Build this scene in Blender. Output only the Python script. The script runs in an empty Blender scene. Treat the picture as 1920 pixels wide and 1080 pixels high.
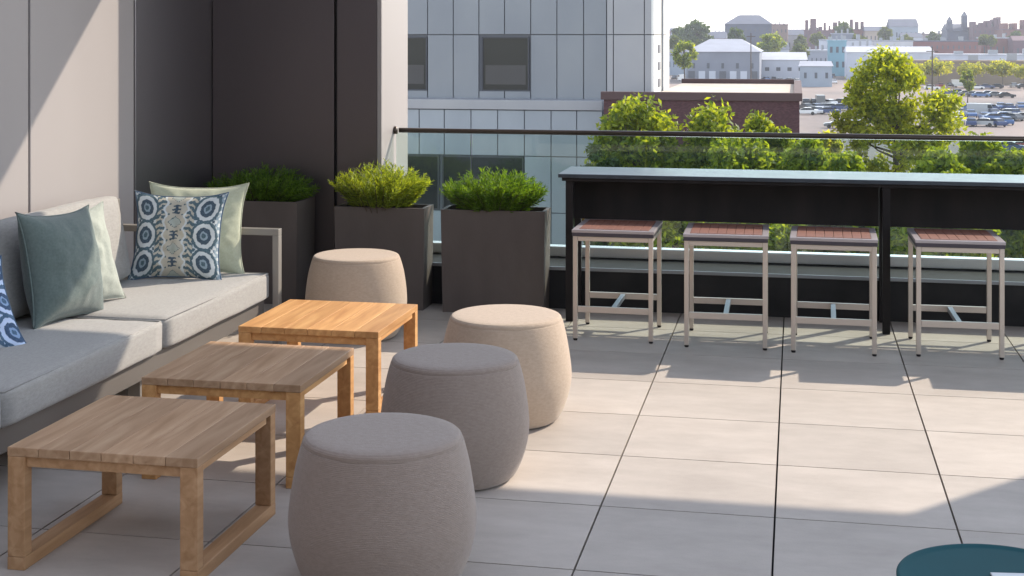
import bpy, bmesh, math, random
from mathutils import Vector, Matrix, Quaternion, noise
PI = math.pi
S = bpy.context.scene
# ---------------------------------------------------------------- camera, sky, sun
CH = 1.676                        # eye height
TH = math.atan(534/2630)          # camera yaw against the tile grid
FP = 2630.0                       # focal length in px of a 1920 px wide picture
cam = bpy.data.objects.new('camera', bpy.data.cameras.new('camera'))
S.collection.objects.link(cam)
cam.location = (0, 0, CH)
cam.rotation_euler = (PI/2, 0, TH)
cam.data.sensor_width = 36
cam.data.lens = 36*FP/1920
cam.data.shift_y = -473/1920
cam.data.clip_start = .05
cam.data.clip_end = 6000
cam.data.dof.use_dof = False
S.camera = cam
SUN = Vector((.98, 1.1, 1.0)).normalized()
W = bpy.data.worlds.new('World'); S.world = W; W.use_nodes = True
wn = W.node_tree.nodes; wl = W.node_tree.links
bg = wn['Background']; bg.inputs['Strength'].default_value = .15
sky = wn.new('ShaderNodeTexSky'); sky.sky_type = 'NISHITA'; sky.sun_disc = False
sky.sun_elevation = math.asin(SUN.z); sky.sun_rotation = math.atan2(SUN.x, SUN.y)
sky.air_density = 1.0; sky.dust_density = .35; sky.ozone_density = 1.0; sky.altitude = 10
hsv = wn.new('ShaderNodeHueSaturation'); hsv.inputs['Saturation'].default_value = .5; hsv.inputs['Value'].default_value = 1.12
wl.new(sky.outputs[0], hsv.inputs['Color']); wl.new(hsv.outputs[0], bg.inputs[0])
sl = bpy.data.lights.new('sun', 'SUN'); sl.energy = 2.6; sl.angle = math.radians(.5); sl.color = (1, .875, .72)
so = bpy.data.objects.new('sun', sl); S.collection.objects.link(so)
so.rotation_euler = (-SUN).to_track_quat('-Z', 'Y').to_euler(); so.location = (4, 4, 8)
S.view_settings.view_transform = 'Standard'; S.view_settings.look = 'None'
S.view_settings.exposure = 1.30; S.view_settings.gamma = 1
S.cycles.max_bounces = 8; S.cycles.transparent_max_bounces = 12
try: S.cycles.use_denoising = True
except Exception: pass

# ---------------------------------------------------------------- helpers
COL = S.collection
def tag(o, label=None, cat=None, group=None, kind=None):
    if label: o['label'] = label
    if cat: o['category'] = cat
    if group: o['group'] = group
    if kind: o['kind'] = kind
    return o
def empty(name, loc=(0, 0, 0), rz=0):
    o = bpy.data.objects.new(name, None); COL.objects.link(o)
    o.location = loc; o.rotation_euler = (0, 0, rz); o.empty_display_size = .2
    return o
class MB:
    """collects shapes, becomes one mesh object"""
    def __init__(s): s.v = []; s.f = []; s.m = []; s.mi = 0; s.sm = []; s.smooth = False
    def add(s, vs, fs):
        n = len(s.v); s.v += [tuple(v) for v in vs]
        for f in fs: s.f.append(tuple(i+n for i in f)); s.m.append(s.mi); s.sm.append(s.smooth)
    def box(s, x0, x1, y0, y1, z0, z1, b=0, rz=0, c=None):
        if b > 0:
            b = min(b, (x1-x0)*.45, (y1-y0)*.45, (z1-z0)*.45)
            bm = bmesh.new(); bmesh.ops.create_cube(bm, size=1)
            for v in bm.verts:
                v.co = Vector(((x0+x1)/2+v.co.x*(x1-x0), (y0+y1)/2+v.co.y*(y1-y0), (z0+z1)/2+v.co.z*(z1-z0)))
            bmesh.ops.bevel(bm, geom=bm.edges[:], offset=b, segments=2, affect='EDGES', profile=.6)
            bm.verts.index_update()
            vs = [v.co.copy() for v in bm.verts]; fs = [[v.index for v in f.verts] for f in bm.faces]; bm.free()
        else:
            vs = [Vector(p) for p in ((x0,y0,z0),(x1,y0,z0),(x1,y1,z0),(x0,y1,z0),(x0,y0,z1),(x1,y0,z1),(x1,y1,z1),(x0,y1,z1))]
            fs = [(0,3,2,1),(4,5,6,7),(0,1,5,4),(1,2,6,5),(2,3,7,6),(3,0,4,7)]
        if rz:
            c = c or ((x0+x1)/2, (y0+y1)/2, 0); R = Matrix.Rotation(rz, 3, 'Z'); c = Vector(c)
            vs = [R @ (v-c)+c for v in vs]
        s.add(vs, fs)
    def tube(s, pts, rad, n=8):
        pts = [Vector(p) for p in pts]
        rad = rad if isinstance(rad, (list, tuple)) else [rad]*len(pts)
        vs = []; up = Vector((0, 0, 1))
        for i, p in enumerate(pts):
            d = (pts[min(i+1, len(pts)-1)]-pts[max(i-1, 0)]).normalized()
            a = d.cross(up if abs(d.z) < .95 else Vector((1, 0, 0))).normalized(); b = d.cross(a)
            for k in range(n):
                t = 2*PI*k/n; vs.append(p+(a*math.cos(t)+b*math.sin(t))*rad[i])
        fs = []
        for i in range(len(pts)-1):
            for k in range(n): fs.append((i*n+k, i*n+(k+1) % n, (i+1)*n+(k+1) % n, (i+1)*n+k))
        fs.append(tuple(range(n-1, -1, -1))); fs.append(tuple((len(pts)-1)*n+k for k in range(n)))
        s.add(vs, fs)
    def lathe(s, prof, n=48, c=(0, 0, 0)):
        vs = []
        for r, z in prof:
            for k in range(n):
                t = 2*PI*k/n; vs.append((c[0]+r*math.cos(t), c[1]+r*math.sin(t), c[2]+z))
        fs = []
        for i in range(len(prof)-1):
            for k in range(n): fs.append((i*n+k, i*n+(k+1) % n, (i+1)*n+(k+1) % n, (i+1)*n+k))
        fs.append(tuple(range(n-1, -1, -1))); fs.append(tuple((len(prof)-1)*n+k for k in range(n)))
        s.add(vs, fs)
    def prism(s, poly, y0, y1):          # polygon in x,z extruded along y
        n = len(poly)
        vs = [(x, y0, z) for x, z in poly]+[(x, y1, z) for x, z in poly]
        fs = [tuple(range(n)), tuple(range(2*n-1, n-1, -1))]+[(k, k+n, (k+1) % n+n, (k+1) % n) for k in range(n)]
        s.add(vs, fs)
    def build(s, name, mats, parent=None, smooth=None):
        me = bpy.data.meshes.new(name); me.from_pydata(s.v, [], s.f)
        for m in (mats if isinstance(mats, (list, tuple)) else [mats]): me.materials.append(m)
        me.polygons.foreach_set('material_index', s.m)
        me.polygons.foreach_set('use_smooth', [bool(x) if smooth is None else smooth for x in s.sm])
        me.update()
        o = bpy.data.objects.new(name, me); COL.objects.link(o)
        if parent: o.parent = parent
        return o
def copy_tree(o, parent=None):
    c = o.copy(); COL.objects.link(c)
    c.parent = parent
    for ch in [q for q in list(o.children)]: copy_tree(ch, c)
    return c

# conversions used to place distant things: picture column/row of a point on the plane Y = const
def ray(px, py):
    xd = (px-960)/FP
    return Vector((xd*math.cos(TH)-math.sin(TH), xd*math.sin(TH)+math.cos(TH), -(py-67)/FP))
def hit(px, py, Y):
    d = ray(px, py); t = Y/d.y
    return t*d.x, CH+t*d.z
def hx(px, Y): return hit(px, 0, Y)[0]

# ---------------------------------------------------------------- materials
def mat(name, col, rough=.6, metal=0, spec=.5):
    m = bpy.data.materials.new(name); m.use_nodes = True
    b = m.node_tree.nodes['Principled BSDF']
    b.inputs['Base Color'].default_value = (*col, 1); b.inputs['Roughness'].default_value = rough
    b.inputs['Metallic'].default_value = metal; b.inputs['Specular IOR Level'].default_value = spec
    return m
def nd(m, t): return m.node_tree.nodes.new(t)
def lk(m, a, b): m.node_tree.links.new(a, b)
def bs(m): return m.node_tree.nodes['Principled BSDF']
def coords(m, scale=(1, 1, 1), kind='Object'):
    tc = nd(m, 'ShaderNodeTexCoord'); mp = nd(m, 'ShaderNodeMapping'); mp.inputs['Scale'].default_value = scale
    lk(m, tc.outputs[kind], mp.inputs[0]); return mp.outputs[0]
def noisy(m, c1, c2, scale=8, stretch=(1, 1, 1), detail=5, lo=.3, hi=.7, bump=0, bscale=None, rough=None, kind='Object'):
    v = coords(m, stretch, kind); n = nd(m, 'ShaderNodeTexNoise'); n.inputs['Scale'].default_value = scale
    n.inputs['Detail'].default_value = detail; lk(m, v, n.inputs['Vector'])
    r = nd(m, 'ShaderNodeValToRGB'); r.color_ramp.elements[0].position = lo; r.color_ramp.elements[1].position = hi
    r.color_ramp.elements[0].color = (*c1, 1); r.color_ramp.elements[1].color = (*c2, 1)
    lk(m, n.outputs['Fac'], r.inputs[0]); lk(m, r.outputs[0], bs(m).inputs['Base Color'])
    if bump:
        n2 = nd(m, 'ShaderNodeTexNoise'); n2.inputs['Scale'].default_value = bscale or scale*4; n2.inputs['Detail'].default_value = 4
        lk(m, v, n2.inputs['Vector'])
        bp = nd(m, 'ShaderNodeBump'); bp.inputs['Strength'].default_value = bump; bp.inputs['Distance'].default_value = .01
        lk(m, n2.outputs['Fac'], bp.inputs['Height']); lk(m, bp.outputs[0], bs(m).inputs['Normal'])
    if rough:
        mr = nd(m, 'ShaderNodeMapRange'); mr.inputs['To Min'].default_value = rough[0]; mr.inputs['To Max'].default_value = rough[1]
        lk(m, n.outputs['Fac'], mr.inputs['Value']); lk(m, mr.outputs[0], bs(m).inputs['Roughness'])
    return m
def fabric(name, c1, c2, sc=60, st=(1, 1, 1), bump=.25):
    m = mat(name, c1, .95, 0, .2)
    noisy(m, c1, c2, sc, st, 6, .3, .7, bump, sc*5)
    b = bs(m); b.inputs['Sheen Weight'].default_value = .25; b.inputs['Sheen Roughness'].default_value = .5
    return m
def floor_mat():
    m = mat('porcelain_paver', (.42, .38, .34), .62, 0, .35)
    g = nd(m, 'ShaderNodeNewGeometry')
    ad = nd(m, 'ShaderNodeVectorMath'); ad.operation = 'ADD'; ad.inputs[1].default_value = (.075+6.1, -.083+6.1, 0)
    dv = nd(m, 'ShaderNodeVectorMath'); dv.operation = 'SCALE'; dv.inputs['Scale'].default_value = 1/.61
    fl = nd(m, 'ShaderNodeVectorMath'); fl.operation = 'FLOOR'
    lk(m, g.outputs['Position'], ad.inputs[0]); lk(m, ad.outputs[0], dv.inputs[0]); lk(m, dv.outputs[0], fl.inputs[0])
    wnz = nd(m, 'ShaderNodeTexWhiteNoise'); lk(m, fl.outputs[0], wnz.inputs['Vector'])
    of = nd(m, 'ShaderNodeVectorMath'); of.operation = 'MULTIPLY_ADD'; of.inputs[1].default_value = (9, 9, 9)
    lk(m, wnz.outputs['Color'], of.inputs[0]); lk(m, g.outputs['Position'], of.inputs[2])
    n = nd(m, 'ShaderNodeTexNoise'); n.inputs['Scale'].default_value = 3.5; n.inputs['Detail'].default_value = 8; n.inputs['Roughness'].default_value = .65
    mp = nd(m, 'ShaderNodeMapping'); mp.inputs['Scale'].default_value = (1, 2.2, 1)
    lk(m, of.outputs[0], mp.inputs[0]); lk(m, mp.outputs[0], n.inputs['Vector'])
    r = nd(m, 'ShaderNodeValToRGB'); r.color_ramp.elements[0].position = .3; r.color_ramp.elements[1].position = .72
    r.color_ramp.elements[0].color = (.43, .378, .335, 1); r.color_ramp.elements[1].color = (.52, .463, .415, 1)
    lk(m, n.outputs['Fac'], r.inputs[0])
    hs = nd(m, 'ShaderNodeHueSaturation'); mr = nd(m, 'ShaderNodeMapRange'); mr.inputs['To Min'].default_value = .90; mr.inputs['To Max'].default_value = 1.05
    lk(m, wnz.outputs['Value'], mr.inputs['Value']); lk(m, mr.outputs[0], hs.inputs['Value']); lk(m, r.outputs[0], hs.inputs['Color'])
    n3 = nd(m, 'ShaderNodeTexNoise'); n3.inputs['Scale'].default_value = 1.1; n3.inputs['Detail'].default_value = 9; n3.inputs['Roughness'].default_value = .7
    lk(m, g.outputs['Position'], n3.inputs['Vector'])
    r3 = nd(m, 'ShaderNodeMapRange'); r3.inputs['From Min'].default_value = .35; r3.inputs['From Max'].default_value = .62; r3.inputs['To Min'].default_value = .87; r3.inputs['To Max'].default_value = 1.0
    lk(m, n3.outputs['Fac'], r3.inputs['Value'])
    mm = nd(m, 'ShaderNodeVectorMath'); mm.operation = 'SCALE'; lk(m, hs.outputs[0], mm.inputs[0]); lk(m, r3.outputs[0], mm.inputs['Scale'])
    lk(m, mm.outputs[0], bs(m).inputs['Base Color'])
    n2 = nd(m, 'ShaderNodeTexNoise'); n2.inputs['Scale'].default_value = 160; n2.inputs['Detail'].default_value = 3
    lk(m, g.outputs['Position'], n2.inputs['Vector'])
    bp = nd(m, 'ShaderNodeBump'); bp.inputs['Strength'].default_value = .12; bp.inputs['Distance'].default_value = .004
    lk(m, n2.outputs['Fac'], bp.inputs['Height']); lk(m, bp.outputs[0], bs(m).inputs['Normal'])
    return m
def leaf_mat(name, c1, c2, tr=.45):
    m = bpy.data.materials.new(name); m.use_nodes = True
    b = bs(m); b.inputs['Roughness'].default_value = .5; b.inputs['Specular IOR Level'].default_value = .35
    g = nd(m, 'ShaderNodeNewGeometry'); r = nd(m, 'ShaderNodeValToRGB')
    r.color_ramp.elements[0].color = (*c1, 1); r.color_ramp.elements[1].color = (*c2, 1)
    lk(m, g.outputs['Random Per Island'], r.inputs[0]); lk(m, r.outputs[0], b.inputs['Base Color'])
    t = nd(m, 'ShaderNodeBsdfTranslucent')
    gm = nd(m, 'ShaderNodeVectorMath'); gm.operation = 'MULTIPLY'; gm.inputs[1].default_value = (2.5, 2.1, .6)
    lk(m, r.outputs[0], gm.inputs[0]); lk(m, gm.outputs[0], t.inputs['Color'])
    mx = nd(m, 'ShaderNodeMixShader'); mx.inputs[0].default_value = tr
    lk(m, b.outputs[0], mx.inputs[1]); lk(m, t.outputs[0], mx.inputs[2])
    lk(m, mx.outputs[0], m.node_tree.nodes['Material Output'].inputs[0])
    return m
def wood_mat(name, c1, c2, c3):
    m = mat(name, c1, .55, 0, .35)
    v = coords(m, (14, 1.2, 14))
    g = nd(m, 'ShaderNodeNewGeometry')
    ad = nd(m, 'ShaderNodeVectorMath'); ad.operation = 'MULTIPLY_ADD'; ad.inputs[1].default_value = (1, 1, 1)
    sc = nd(m, 'ShaderNodeMath'); sc.operation = 'MULTIPLY'; sc.inputs[1].default_value = 40
    lk(m, g.outputs['Random Per Island'], sc.inputs[0])
    lk(m, v, ad.inputs[0]); lk(m, sc.outputs[0], ad.inputs[2])
    n = nd(m, 'ShaderNodeTexNoise'); n.inputs['Scale'].default_value = 2.2; n.inputs['Detail'].default_value = 7; n.inputs['Distortion'].default_value = .6
    lk(m, ad.outputs[0], n.inputs['Vector'])
    r = nd(m, 'ShaderNodeValToRGB'); e = r.color_ramp.elements
    e[0].position = .28; e[0].color = (*c1, 1); e[1].position = .75; e[1].color = (*c3, 1)
    q = e.new(.52); q.color = (*c2, 1)
    lk(m, n.outputs['Fac'], r.inputs[0])
    hs = nd(m, 'ShaderNodeHueSaturation'); mr = nd(m, 'ShaderNodeMapRange'); mr.inputs['To Min'].default_value = .86; mr.inputs['To Max'].default_value = 1.1
    lk(m, g.outputs['Random Per Island'], mr.inputs['Value']); lk(m, mr.outputs[0], hs.inputs['Value']); lk(m, r.outputs[0], hs.inputs['Color'])
    lk(m, hs.outputs[0], bs(m).inputs['Base Color'])
    bp = nd(m, 'ShaderNodeBump'); bp.inputs['Strength'].default_value = .15; bp.inputs['Distance'].default_value = .004
    lk(m, n.outputs['Fac'], bp.inputs['Height']); lk(m, bp.outputs[0], bs(m).inputs['Normal'])
    return m
def glass_mat(name, tint, gloss=.08, rough=.02):
    m = bpy.data.materials.new(name); m.use_nodes = True
    t = nd(m, 'ShaderNodeBsdfTransparent'); t.inputs[0].default_value = (*tint, 1)
    g = nd(m, 'ShaderNodeBsdfGlossy'); g.inputs['Roughness'].default_value = rough; g.inputs[0].default_value = (.9, 1, .98, 1)
    f = nd(m, 'ShaderNodeLayerWeight'); pw = nd(m, 'ShaderNodeMath'); pw.operation = 'POWER'; pw.inputs[1].default_value = 5
    lk(m, f.outputs['Facing'], pw.inputs[0])
    mm = nd(m, 'ShaderNodeMath'); mm.operation = 'ADD'; mm.inputs[1].default_value = gloss; mm.use_clamp = True
    lk(m, pw.outputs[0], mm.inputs[0])
    mx = nd(m, 'ShaderNodeMixShader'); lk(m, mm.outputs[0], mx.inputs[0]); lk(m, t.outputs[0], mx.inputs[1]); lk(m, g.outputs[0], mx.inputs[2])
    lk(m, mx.outputs[0], m.node_tree.nodes['Material Output'].inputs[0])
    return m
def attr_fabric(name):
    m = mat(name, (.5, .5, .5), .95, 0, .2)
    a = nd(m, 'ShaderNodeAttribute'); a.attribute_name = 'print'
    lk(m, a.outputs['Color'], bs(m).inputs['Base Color'])
    n = nd(m, 'ShaderNodeTexNoise'); n.inputs['Scale'].default_value = 300; lk(m, coords(m), n.inputs['Vector'])
    bp = nd(m, 'ShaderNodeBump'); bp.inputs['Strength'].default_value = .25; bp.inputs['Distance'].default_value = .004
    lk(m, n.outputs['Fac'], bp.inputs['Height']); lk(m, bp.outputs[0], bs(m).inputs['Normal'])
    return m
M = {}
M['floor'] = floor_mat()
M['gap'] = mat('dark_joint', (.035, .033, .032), .95)
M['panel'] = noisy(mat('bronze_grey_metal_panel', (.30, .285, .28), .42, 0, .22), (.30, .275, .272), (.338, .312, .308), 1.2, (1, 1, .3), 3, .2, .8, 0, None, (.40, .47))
M['panel_shaded'] = noisy(mat('shade_toned_metal_panel', (.1, .09, .09), .45, .8), (.125, .107, .112), (.145, .126, .13), 1.2, (1, 1, .3), 3, .2, .8, 0, None, (.42, .5))  # same cladding as the side wall, shade and dark reflections put into its colour
M['panel_corner_shade'] = mat('corner_shade_metal_panel', (.26, .245, .26), .36, .92)  # same cladding again, the corner's shade put into its colour
M['panel_shaded'].node_tree.nodes['Principled BSDF'].inputs['Metallic'].default_value = .9
M['curb'] = noisy(mat('black_metal_cladding', (.02, .02, .02), .75, 0, .2), (.014, .014, .016), (.028, .027, .028), 5)
M['alu'] = mat('satin_aluminium', (.72, .74, .74), .35, .6)
M['rail'] = mat('dark_bronze_rail', (.09, .072, .062), .35, .7)
M['glass'] = glass_mat('railing_glass', (.86, .925, .905), .035)
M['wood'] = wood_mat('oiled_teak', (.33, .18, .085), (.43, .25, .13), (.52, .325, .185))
M['wood_g'] = wood_mat('greyish_teak', (.32, .19, .105), (.42, .265, .16), (.50, .34, .215))  # slightly greyer teak tone, used for two tabletops
M['wood_o'] = wood_mat('orange_teak', (.42, .20, .07), (.54, .285, .11), (.66, .38, .16))  # more orange teak tone
M['sofa'] = fabric('light_grey_upholstery', (.27, .258, .245), (.33, .318, .30), 110, (1, .35, 1))
M['sofaframe'] = mat('taupe_powder_coat', (.25, .232, .212), .45, .2)
M['sofabase'] = mat('brown_grey_powder_coat', (.13, .117, .108), .5, .1)
M['otto_shade'] = fabric('shade_toned_knit', (.245, .192, .162), (.285, .228, .196), 70, (.8, .8, 1.8), .2)  # one knit in two tones: this one darkened for the shaded ottomans
M['otto_sun'] = fabric('sun_toned_knit', (.39, .30, .225), (.45, .35, .268), 70, (.8, .8, 1.8), .2)  # the same knit, brightened in colour for the sunlit ottomans
for kk in ('otto_shade', 'otto_sun'):
    m = M[kk]; wv = nd(m, 'ShaderNodeTexWave'); wv.wave_type = 'BANDS'; wv.bands_direction = 'Z'; wv.inputs['Scale'].default_value = 62; wv.inputs['Distortion'].default_value = 1.5; wv.inputs['Detail'].default_value = 2
    lk(m, coords(m), wv.inputs['Vector']); b2 = nd(m, 'ShaderNodeBump'); b2.inputs['Strength'].default_value = .18; b2.inputs['Distance'].default_value = .004
    lk(m, wv.outputs['Fac'], b2.inputs['Height']); b1 = [q for q in m.node_tree.nodes if q.type == 'BUMP' and q != b2][0]
    lk(m, b1.outputs[0], b2.inputs['Normal']); lk(m, b2.outputs[0], bs(m).inputs['Normal'])
M['sage'] = fabric('sage_green_linen', (.095, .125, .120), (.125, .158, .148), 90)
M['palesage'] = fabric('pale_grey_green_linen', (.30, .325, .285), (.36, .385, .34), 90)
M['pale'] = fabric('pale_green_linen', (.40, .42, .31), (.46, .48, .365), 90)
M['print'] = attr_fabric('printed_cotton')
M['planter'] = noisy(mat('dark_brown_planter', (.1, .085, .08), .6, 0, .3), (.085, .068, .062), (.102, .083, .076), 7, (1, 1, .4), 4, .3, .7, .08, 60)
M['soil'] = noisy(mat('soil', (.04, .03, .02), .95), (.02, .014, .01), (.05, .035, .022), 40, bump=.6)
M['bush'] = leaf_mat('yew_green', (.03, .08, .010), (.14, .25, .03), .42)
M['bush_y'] = leaf_mat('yellow_green_needles', (.09, .14, .02), (.25, .32, .05), .45)
M['twig'] = mat('twig_bark', (.07, .05, .035), .9)
M['black'] = noisy(mat('black_powder_coat', (.012, .011, .012), .6, 0, .2), (.008, .007, .008), (.02, .016, .016), 9, (1, 1, .3))
M['ctop'] = noisy(mat('blue_black_stone_top', (.05, .06, .075), .22), (.025, .035, .048), (.04, .052, .068), 12, rough=(.26, .36))
M['champ'] = mat('champagne_metal', (.56, .49, .43), .38, .55)
M['seat'] = noisy(mat('red_brown_seat_slats', (.2, .09, .06), .5), (.16, .06, .04), (.26, .12, .085), 9, (1, 9, 1), 5, .3, .7, .1)
M['seatrim'] = mat('plum_grey_metal_rim', (.06, .052, .065), .45, .3)
M['rimtop'] = mat('pale_lilac_metal_rim', (.40, .36, .37), .4, .5)
M['steel'] = mat('blue_grey_steel', (.24, .255, .28), .45, .5)
M['teal'] = noisy(mat('teal_enamel', (.02, .10, .12), .6, 0, .06), (.010, .062, .075), (.014, .074, .088), 4, rough=(.6, .7))
M['paper'] = mat('white_paper', (.62, .64, .66), .85)
M['brick'] = mat('maroon_brick', (.10, .055, .06), .9)
def brick_tex(m, c1, c2, cm, sc):
    v = coords(m, (1, 1, 1))
    sp = nd(m, 'ShaderNodeSeparateXYZ'); cb = nd(m, 'ShaderNodeCombineXYZ'); lk(m, v, sp.inputs[0])
    ad = nd(m, 'ShaderNodeMath'); ad.operation = 'ADD'; lk(m, sp.outputs[0], ad.inputs[0]); lk(m, sp.outputs[1], ad.inputs[1])
    lk(m, ad.outputs[0], cb.inputs[0]); lk(m, sp.outputs[2], cb.inputs[1])
    b = nd(m, 'ShaderNodeTexBrick'); b.inputs['Scale'].default_value = sc; b.inputs['Color1'].default_value = (*c1, 1); b.inputs['Color2'].default_value = (*c2, 1); b.inputs['Mortar'].default_value = (*cm, 1)
    b.inputs['Mortar Size'].default_value = .012
    lk(m, cb.outputs[0], b.inputs['Vector']); lk(m, b.outputs[0], bs(m).inputs['Base Color'])
brick_tex(M['brick'], (.062, .026, .032), (.10, .045, .05), (.085, .05, .052), 5.5)
M['fac'] = noisy(mat('blue_grey_facade_panel', (.34, .37, .41), .4, .35), (.175, .19, .222), (.21, .225, .252), .35, (1, 1, .6), 4)
M['fac2'] = noisy(mat('light_grey_facade_panel', (.3, .34, .38), .45, .2), (.24, .27, .31), (.30, .33, .37), .5, (1, 1, .6), 4)
M['fac_l'] = noisy(mat('pale_facade_panel', (.5, .51, .52), .5, .1), (.30, .305, .33), (.35, .35, .365), .4)
M['fac_w'] = mat('white_render', (.78, .77, .74), .7)
M['facjoint'] = mat('facade_joint', (.125, .13, .15), .7)
M['winframe'] = mat('dark_window_frame', (.035, .038, .05), .5)
M['wglass'] = mat('dark_window_glass', (.012, .016, .02), .12, 0, .22)
M['blind'] = mat('window_blind', (.06, .056, .055), .6)
M['roofgravel'] = noisy(mat('tan_roof_gravel', (.4, .35, .3), .95), (.40, .34, .28), (.50, .44, .38), 1.5)
M['bark'] = noisy(mat('tree_bark', (.08, .06, .045), .95), (.05, .038, .03), (.11, .085, .065), 6, (1, 1, .3))

# ---------------------------------------------------------------- setting: floor of the terrace
m = MB()
g = .0035; x = -.075-.61*8
while x < 6.5:
    y = 6.793-.61*17
    while y < 9.3:
        y1 = min(y+.61-g, 9.25)
        m.box(x+g, x+.61-g, y+g, y1, -.03, 0)
        y += .61
    x += .61
m.mi = 1; m.box(-5.2, 6.8, -4, 9.3, -.3, -.035)
tag(m.build('patio_floor', [M['floor'], M['gap']]), kind='structure')

# ---------------------------------------------------------------- metal clad walls of the terrace
def panel_wall(name, axis, plane, edges, z0, z1, th, label, side, pm='panel'):
    """panels on a dark backing; axis 'Y' = wall runs along Y at X=plane"""
    r = empty(name, (0, 0, 0))
    m = MB(); bk = MB()
    for a, b in zip(edges[:-1], edges[1:]):
        if axis == 'Y': m.box(plane-.03, plane, a+.010, b-.010, z0, z1, .004)
        else: m.box(a+.010, b-.010, plane, plane+.03, z0, z1, .004)
    if axis == 'Y': bk.box(plane-th, plane-.034, edges[0], edges[-1], z0, z1)
    else: bk.box(edges[0], edges[-1], plane+.034, plane+th, z0, z1)
    m.build('panel', M[pm], r); bk.build('backing', M['gap'], r)
    tag(r, label, 'wall'); return r
WX = -3.77; WY = 8.65; CX = -2.61
panel_wall('side_wall', 'Y', WX, [WY-.004-1.14*k for k in range(9, -1, -1)][:0] or [-2.7, -1.57, -.43, .71, 1.85, 2.99, 4.13, 5.27, 6.41, 7.55], 0, 3.6, .3,
           'long grey metal panel wall running behind the sofa, part in sun and part in shade', 1)
sw = [o for o in COL.objects if o.get('category') == 'wall'][0]
m = MB(); m.box(WX-.03, WX, 7.556, WY+.026, 0, 3.6, .004); m.build('corner_panel', M['panel_corner_shade'], sw)
m = MB(); m.box(WX-.3, WX-.034, 7.5505, WY+.6, 0, 3.6); m.build('backing', M['gap'], sw)
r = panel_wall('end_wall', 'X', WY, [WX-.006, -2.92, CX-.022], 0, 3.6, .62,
           'shade-toned metal panel wall behind the planters, ending in a pale sunlit edge', 1, 'panel_shaded')
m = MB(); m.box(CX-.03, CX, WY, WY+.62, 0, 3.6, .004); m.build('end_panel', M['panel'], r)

# canopy that shades the near half of the terrace, its side wall, and an unseen wall added behind the camera
m = MB(); m.box(WX, 6.4, 6.35, 5.1+1.1*3.6, 3.602, 3.85, .01)
tag(m.build('roof_canopy', M['panel']), 'flat metal canopy above the seating that throws the straight shade across the floor', 'canopy')
m = MB(); m.box(.38+.98*3.6, 6.4, 7.9, 5.1+1.1*3.6-.002, 0, 3.6, .01)
tag(m.build('screen_wall', M['panel']), 'metal screen wall at the far right end of the bar, outside the picture', 'wall')
r = empty('unseen_back_wall', (0, -3.6, 0))  # unseen wall, added so the metal cladding reflects something dark
m = MB(); m.box(-5, 3.2, -.4, 0, 0, 5.4, .01); m.build('wall', M['curb'], r)
for k in range(3):
    m = MB(); m.box(-4.2+k*2.2, -2.6+k*2.2, .001, .03, .2, 2.7); m.mi = 1; m.box(-4.12+k*2.2, -2.68+k*2.2, .03, .035, .28, 2.62)
    m.build('window', [M['black'], M['wglass']], r)
tag(r, 'unseen dark wall with windows behind the viewer, added for dark reflections', 'building')

# ---------------------------------------------------------------- curb and glass railing
r = empty('parapet', (0, 8.5, 0))
m = MB(); m.box(CX+.003, 3.85, 0, .62, 0, .255, .004); m.build('curb', M['curb'], r)
m = MB(); m.box(CX+.004, 3.85, -.012, -.001, .238, .259, .002); m.build('flashing', M['steel'], r)
tag(r, 'low black metal curb under the glass railing at the terrace edge', 'curb')
r = empty('glass_railing', (0, 8.95, 0))
m = MB(); m.box(CX+.004, 3.85, -.055, .03, .257, .322, .006); m.build('base_shoe', M['alu'], r)
xs = [CX+.01, -2.085, -.941, .203, 1.347, 2.491, 3.82]
for a, b in zip(xs[:-1], xs[1:]):
    m = MB(); m.box(a+.006, b-.006, -.018, -.006, .3225, 1.035); m.build('glass_pane', M['glass'], r)
m = MB(); m.smooth = True; m.tube([(CX+.035, -.012, 1.052), (3.85, -.012, 1.052)], .0165, 16); m.build('top_rail', M['rail'], r)
m = MB(); m.smooth = True; m.tube([(CX+.002, -.012, 1.052), (CX+.02, -.012, 1.052)], .026, 16); m.build('wall_flange', M['rail'], r)
tag(r, 'frameless clear glass railing with a thin dark bronze top rail', 'railing')

# ---------------------------------------------------------------- bar counter
r = empty('bar_counter', (-1.37, 8.13, 0))
X0 = 0; X1 = 3.9
m = MB(); m.box(X0, X1, -.03, .45, .845, .868, .003); m.build('countertop', M['ctop'], r)
m = MB(); m.box(X0+.02, X1-.02, -.015, .43, .825, .843, .002); m.build('apron', M['black'], r)
m = MB(); m.box(.0455, 1.835, .225, .25, .575, .824, .002); m.box(1.885, X1-.05, .225, .25, .575, .824, .002); m.build('front_panel', M['black'], r)
m = MB(); m.box(.0445, .0555, .03, .4, .575, .824, .002); m.build('end_panel', M['black'], r)
for lx in (.04, 1.842, X1-.09):
    for ly in (0, .385):
        m = MB(); m.box(lx, lx+.042, ly-.0, ly+.042, 0 if ly == 0 else .26, .8245, .002)
        if ly > .3: m = MB(); m.box(lx, lx+.042, .325, .367, 0, .8245, .002)
        m.build('leg', M['black'], r)
tag(r, 'long narrow black bar counter with a blue-grey top along the glass railing', 'bar counter')

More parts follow.
